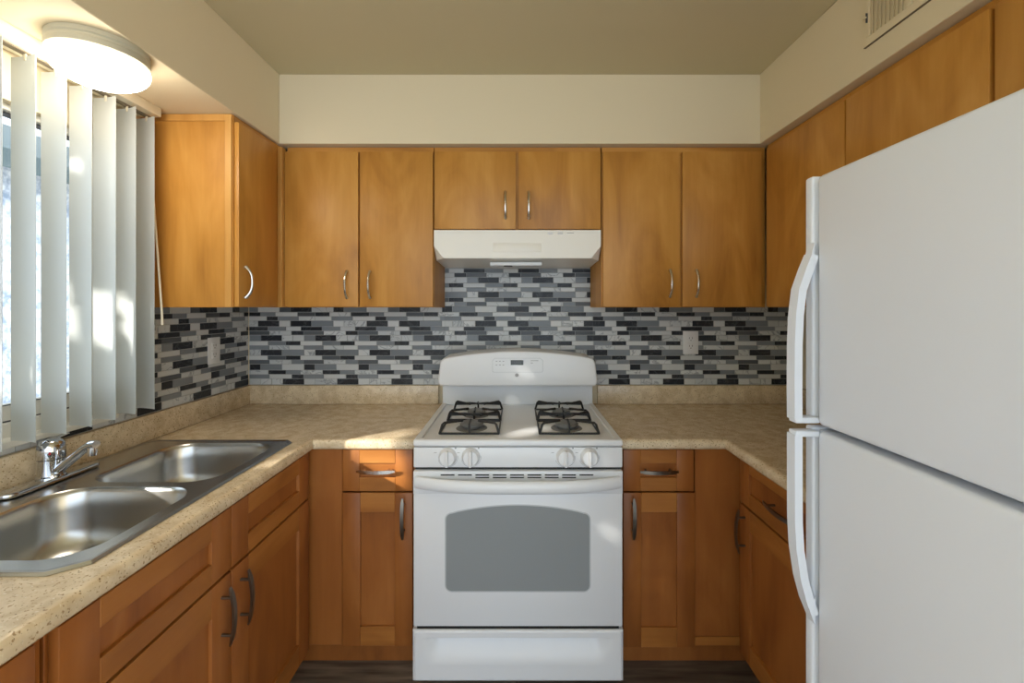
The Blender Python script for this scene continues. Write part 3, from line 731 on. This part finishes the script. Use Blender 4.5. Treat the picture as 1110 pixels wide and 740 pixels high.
# ------------------------------------------------------------------ range hood
hx0, hx1 = -.370, .377; yf, yb_ = 1.982, 2.296; zt_, zm, zb = 1.7605, 1.690, 1.631
rh = thing('range_hood', 'white under-cabinet range hood above the stove', 'range hood', (.003, 2.14, zb))
v = [(hx0, yf, zt_), (hx1, yf, zt_), (hx1, yf, zm), (hx1-.043, yf, zb+.004), (hx0+.043, yf, zb+.004), (hx0, yf, zm),
     (hx0, yf+.06, zb), (hx1, yf+.06, zb), (hx0, yb_, zt_), (hx1, yb_, zt_), (hx1, yb_, zb-.012), (hx0, yb_, zb-.012)]
f = [[0, 1, 2, 3, 4, 5], [5, 4, 6], [2, 7, 3], [0, 5, 6, 11, 8], [1, 9, 10, 7, 2], [8, 11, 10, 9], [0, 8, 9, 1], [4, 3, 7, 10, 11, 6]]
mb = MB().raw(v, f, 'hood_white'); hb = mb.build('hood_shell', rh, rh)
MB().box(-.105, .110, yf-.0016, yf+.001, 1.663, 1.702, 'hood_white', .0015, 2).build('front_emboss', rh, rh)
for x in (.150, .196): MB().box(x-.012, x+.012, yf-.004, yf+.001, 1.742, 1.752, 'white_plastic', .002).build('switch', rh, rh)
MB().box(.226, .256, yf-.0006, yf+.001, 1.7465, 1.7485, 'mark_grey', 0).build('label_strip', rh, rh)
mb = MB().box(-.125, .118, yf+.075, yb_-.09, zb-.022, zb-.004, 'white_plastic', .003); mb.box(-.060, -.020, yf+.08, yf+.12, zb-.0235, zb-.020, 'slot_black', 0)
mb.build('light_lens', rh, rh)

# ------------------------------------------------------------------ refrigerator
fr_ = thing('refrigerator', 'white top-freezer refrigerator filling the right side of the view', 'refrigerator', (1.0, .52, 0))
FX0, FYn, FYf = .600, .135, .884
MB().box(.664, 1.405, FYn+.004, FYf+.026, .03, 1.672, 'white_fridge', .006, 2).build('body', fr_, fr_)
MB().box(.668, .69, FYn+.02, FYf+.01, .004, .03, 'seam_grey', .002).build('kick_grille', fr_, fr_)
for z0, z1, nm in ((1.181, 1.677, 'freezer_door'), (.062, 1.169, 'fridge_door')):
    d = MB().box(FX0, .660, FYn, FYf, z0, z1, 'white_fridge', .009, 3).build(nm, fr_, fr_)
    MB().box(FX0+.012, .658, FYf-.004, FYf+.014, z0+.004, z1-.001, 'white_fridge', .001).build('edge_channel', d, fr_)
    MB().box(FX0-.001, .660, FYf+.012, FYf+.036, z0, z1+.004, 'white_fridge', .005, 3).build('edge_trim', d, fr_)
    MB().box(.660, .6645, FYn+.01, FYf+.02, z0+.01, z1-.01, 'seam_grey', 0).build('gasket', d, fr_)
    yh = FYf+.012
    if nm == 'freezer_door':
        pts = [(.592, 1.520), (.580, 1.490), (.566, 1.450), (.560, 1.400), (.5575, 1.340), (.5570, 1.25), (.5575, 1.190)]
        end = [(.5575, 1.187), (.600, 1.187)]
    else:
        pts = [(.592, .800), (.582, .825), (.570, .870), (.561, .930), (.558, .985), (.5575, 1.08), (.5575, 1.160)]
        end = [(.5575, 1.164), (.600, 1.164)]
    mb = MB(); path = [(x+.005, yh, z) for x, z in pts]
    mb.tube(path, [.012]+[.0125]*(len(path)-1), 'white_fridge', 4, up=(1, 0, 0), sx=1.05, sy=.62, rect=True)
    zz = end[0][1]; mb.box(.5575, .606, yh-.0126, yh+.0126, zz-.004 if nm == 'freezer_door' else zz-.008, zz+.008 if nm == 'freezer_door' else zz+.004, 'white_fridge', .003, 2)
    if nm == 'freezer_door': mb.prism([(.5965, yh-.010, 1.50), (.588, yh-.010, 1.512), (.5965, yh-.010, 1.545)], (0, .02, 0), 'white_fridge')
    else: mb.prism([(.5965, yh-.012, .78), (.586, yh-.012, .806), (.5965, yh-.012, .84)], (0, .024, 0), 'white_fridge')
    mb.build('handle', d, fr_)

# ------------------------------------------------------------------ vertical blind
bl = thing('vertical_blind', 'white vertical blind with open vanes hanging in front of the sink window', 'blind', (-1.33, .8, 2.13))
mb = MB().box(-1.372, -1.294, -.15, 1.615, 2.106, 2.1405, 'cream_plastic', .004, 2)
hr = mb.build('headrail', bl, bl)
MB().box(-1.345, -1.325, -.14, 1.606, 2.102, 2.1065, 'soffit_trim', 0).build('track', hr, bl)
def vane_mesh():
    mb = MB(); N = 9; wv = .0445; t = .0006; prof = []
    for i in range(N):
        q = -1+2*i/(N-1); prof.append((q*wv, .0045*(1-q*q)))
    vs_ = []; z0, z1 = -1.044, 0
    for z in (z0, z1):
        for x, y in prof: vs_.append((x, y-t, z))
        for x, y in prof[::-1]: vs_.append((x, y+t, z))
    K = 2*N; fs = [[k, (k+1) % K, K+(k+1) % K, K+k] for k in range(K)]
    fs += [[i, i+1, K-2-i, K-1-i] for i in range(N-1)]+[[K+i, K+i+1, K+K-2-i, K+K-1-i] for i in range(N-1)]
    return mb.raw(vs_, fs, 'vane_vinyl')
v0 = vane_mesh().build('vane', bl)
s0 = MB().box(-.004, .004, .002, .006, -.012, .0065, 'cream_plastic', .001).build('vane_clip', v0)
for k in range(7):
    y = 1.119+.0785*k
    if k == 0: o, cl = v0, s0
    else:
        o = v0.copy(); C.objects.link(o); o.parent = bl
        cl = s0.copy(); C.objects.link(cl); cl.parent = o
    o.location = (-1.334-bl.location.x, y-bl.location.y, 2.096-bl.location.z)
    o.rotation_euler = (0, 0, math.radians(-10+random.uniform(-2.5, 2.5)-(3 if k > 4 else 0)))
mb = MB().tube([(-1.335, 1.603, 2.1055), (-1.325, 1.608, 1.9), (-1.298, 1.62, 1.40), (-1.296, 1.62, 1.351)], [.0025, .003, .0035, .0045], 'cream_plastic', 8)
mb.build('wand', bl, bl)

# ------------------------------------------------------------------ ceiling light
LX, LY = -1.163, 1.236
lt = thing('ceiling_light', 'round white glass flush-mount light on the soffit above the window', 'ceiling light', (LX, LY, ZS))
MB().lathe([(.110, -.0005), (.111, -.012), (.107, -.016), (.107, -.022), (.111, -.026), (.111, -.040), (.106, -.046)], (LX, LY, ZS), 'lamp_ring', 'z', 48).build('base_ring', lt, lt)
prof = [(.104, -.0445), (.110, -.048)]+[(.111*math.cos(a), -.052-.056*math.sin(a)) for a in [PI/2*k/10 for k in range(0, 11)]]
MB().lathe(prof[:-1]+[(.002, -.108)], (LX, LY, ZS), 'lamp_diffuser', 'z', 48).build('glass_diffuser', lt, lt, 60)

# ------------------------------------------------------------------ outlets and air register
def outlet(label, loc, rz):
    t = thing('wall_outlet', label, 'outlet', loc, rz, 'white duplex outlets on the tile')
    MB().box(-.040, .040, -.005, -.0001, -.060, .060, 'white_plastic', .002, 2).build('cover_plate', t)
    for z in (.020, -.020):
        mb = MB().box(-.017, .017, -.0072, -.0045, z-.0165, z+.0165, 'white_plastic', .0025, 2)
        for x in (-.007, .007): mb.box(x-.0012, x+.0012, -.0075, -.0068, z-.001, z+.008, 'outlet_slot', 0)
        mb.lathe([(.0025, -.0075), (.0025, -.0070), (.001, -.0070)], (0, 0, z-.008), 'outlet_slot', 'y', 10)
        mb.build('receptacle', t)
outlet('white double outlet on the back wall tile right of the range', (.904, YB-.0062, 1.232), 0)
outlet('white double outlet on the left wall tile beside the window blind', (XL+.0062, 2.035, 1.217), PI/2)

rv = thing('air_register', 'painted metal air vent with upright louvres high on the right soffit', 'vent', (SRX, 1.1, 2.30))
gx = SRX
mb = MB()
mb.box(gx-.006, gx-.0002, .83, 1.365, 2.216, 2.242, 'wall_paint', .002).box(gx-.006, gx-.0002, .83, 1.365, 2.395, 2.42, 'wall_paint', .002)
mb.box(gx-.006, gx-.0002, 1.347, 1.365, 2.242, 2.395, 'wall_paint', .002).box(gx-.006, gx-.0002, .83, .85, 2.242, 2.395, 'wall_paint', .002)
mb.box(gx-.006, gx-.0002, 1.205, 1.222, 2.242, 2.395, 'wall_paint', .001)
mb.build('register_frame', rv, rv)
MB().box(gx-.0012, gx-.0002, .85, 1.347, 2.242, 2.395, 'wall_paint', 0).build('duct_opening', rv, rv)
for k in range(34):
    y = 1.340-k*.0147
    if 1.203 < y < 1.226: continue
    b_ = MB(); b_.prism([(gx-.0012, y, 2.243), (gx-.0012, y-.0016, 2.243), (gx-.0095, y-.0086, 2.243), (gx-.0095, y-.0070, 2.243)], (0, 0, .151), 'wall_paint')
    b_.build('louvre', rv, rv)
MB().box(gx-.012, gx-.004, 1.3545, 1.3565, 2.285, 2.315, 'seam_grey', .001).box(gx-.016, gx-.011, 1.351, 1.360, 2.2975, 2.3025, 'wall_paint', .001).build('damper_lever', rv, rv)
MB().box(gx-.0065, gx-.0002, .825, 1.37, 2.2140, 2.2158, 'soffit_trim', 0).build('bottom_seam', rv, rv)

# ------------------------------------------------------------------ outside the window
o = MB().box(-30, -1.52, -25, 25, -.4, -.3, 'soil', 0).build('ground'); struct(o, 'pale ground outside the window', 'ground')
nb = thing('neighbour_house', 'pale stucco house with a dark roof seen through the window', 'house', (-5.2, 9, -.3))
MB().box(-5.6, -5.2, 2.6, 16, -.3, 2.885, 'stucco', .01).build('wall', nb, nb)
MB().prism([(-4.75, 2.2, 2.72), (-4.75, 2.2, 2.90), (-7.5, 2.2, 4.1), (-7.5, 2.2, 3.9)], (0, 15, 0), 'roof_dark').build('roof', nb, nb)
# unseen leaf screen added to block the sun, gaps aimed at chosen sun patches
wc = Vector((-1.40, .69, 1.50)); A = -SUN
tc = wc+A*3.4
e1 = A.cross(Vector((0, 0, 1))).normalized(); e2 = A.cross(e1).normalized()
tr_ = thing('leaf_screen', 'unseen leaf screen added outside the window to dapple the sun', 'leaf_screen', (tc.x-.2, tc.y-.2, -.3))
targets = [((-.47, 1.69, .79), .022), ((-.51, 1.69, .80), .016), ((-.44, 1.69, .765), .012), ((-.54, 1.67, .905), .030), ((-.60, 1.67, .905), .030), ((-.66, 1.67, .905), .025), ((-.64, 1.72, .914), .010), ((-.50, 1.75, .914), .008),
           ((-1.335, 1.43, 1.40), .022), ((-1.335, 1.43, 1.33), .022), ((-1.335, 1.51, 1.42), .014), ((-1.335, 1.51, 1.36), .014),
           ((-1.0, 1.20, .87), .018), ((-.93, 1.16, .84), .018), ((.78, 1.68, .50), .002), ((.84, 1.45, .36), .002),
           ((-.03, 2.1, 1.098), -.008), ((.005, 2.1, 1.099), -.008), ((.04, 2.1, 1.101), -.006), ((.02, 1.74, .93), .006), ((.07, 1.76, .93), .008), ((.34, 1.6, .60), -.010), ((.335, 1.6, .66), -.014), ((-.16, 1.6, .60), -.014)]
mb = MB(); rnd = random.Random(3)
for k in range(10500):
    u, v_, d_ = rnd.uniform(-1.25, 1.25), rnd.uniform(-.95, .95), rnd.uniform(-.25, .25)
    p_ = tc+e1*u+e2*v_+A*d_
    ok = True
    for T, r in targets:
        q = p_-Vector(T); q -= A*q.dot(A)
        if q.length < r+.042: ok = False; break
    if not ok: continue
    s = rnd.uniform(.045, .075)
    a = Vector((rnd.uniform(-1, 1), rnd.uniform(-1, 1), rnd.uniform(-1, 1))).normalized(); b_ = a.cross(A+Vector((rnd.uniform(-.5, .5), rnd.uniform(-.5, .5), rnd.uniform(-.5, .5)))).normalized()
    a = (a-b_*a.dot(b_)).normalized()
    mb.raw([p_-a*s, p_+b_*s*.5, p_+a*s, p_-b_*s*.5], [[0, 1, 2, 3]], 'leaf_green')
mb.build('foliage', tr_, tr_)
MB().tube([(tc.x-.2, tc.y-.2, -.3), (tc.x-.25, tc.y-.15, 1.2), (tc.x-.1, tc.y-.1, 2.4), (tc.x, tc.y, tc.z+.3)], [.11, .09, .06, .02], 'bark', 10).build('trunk', tr_, tr_)
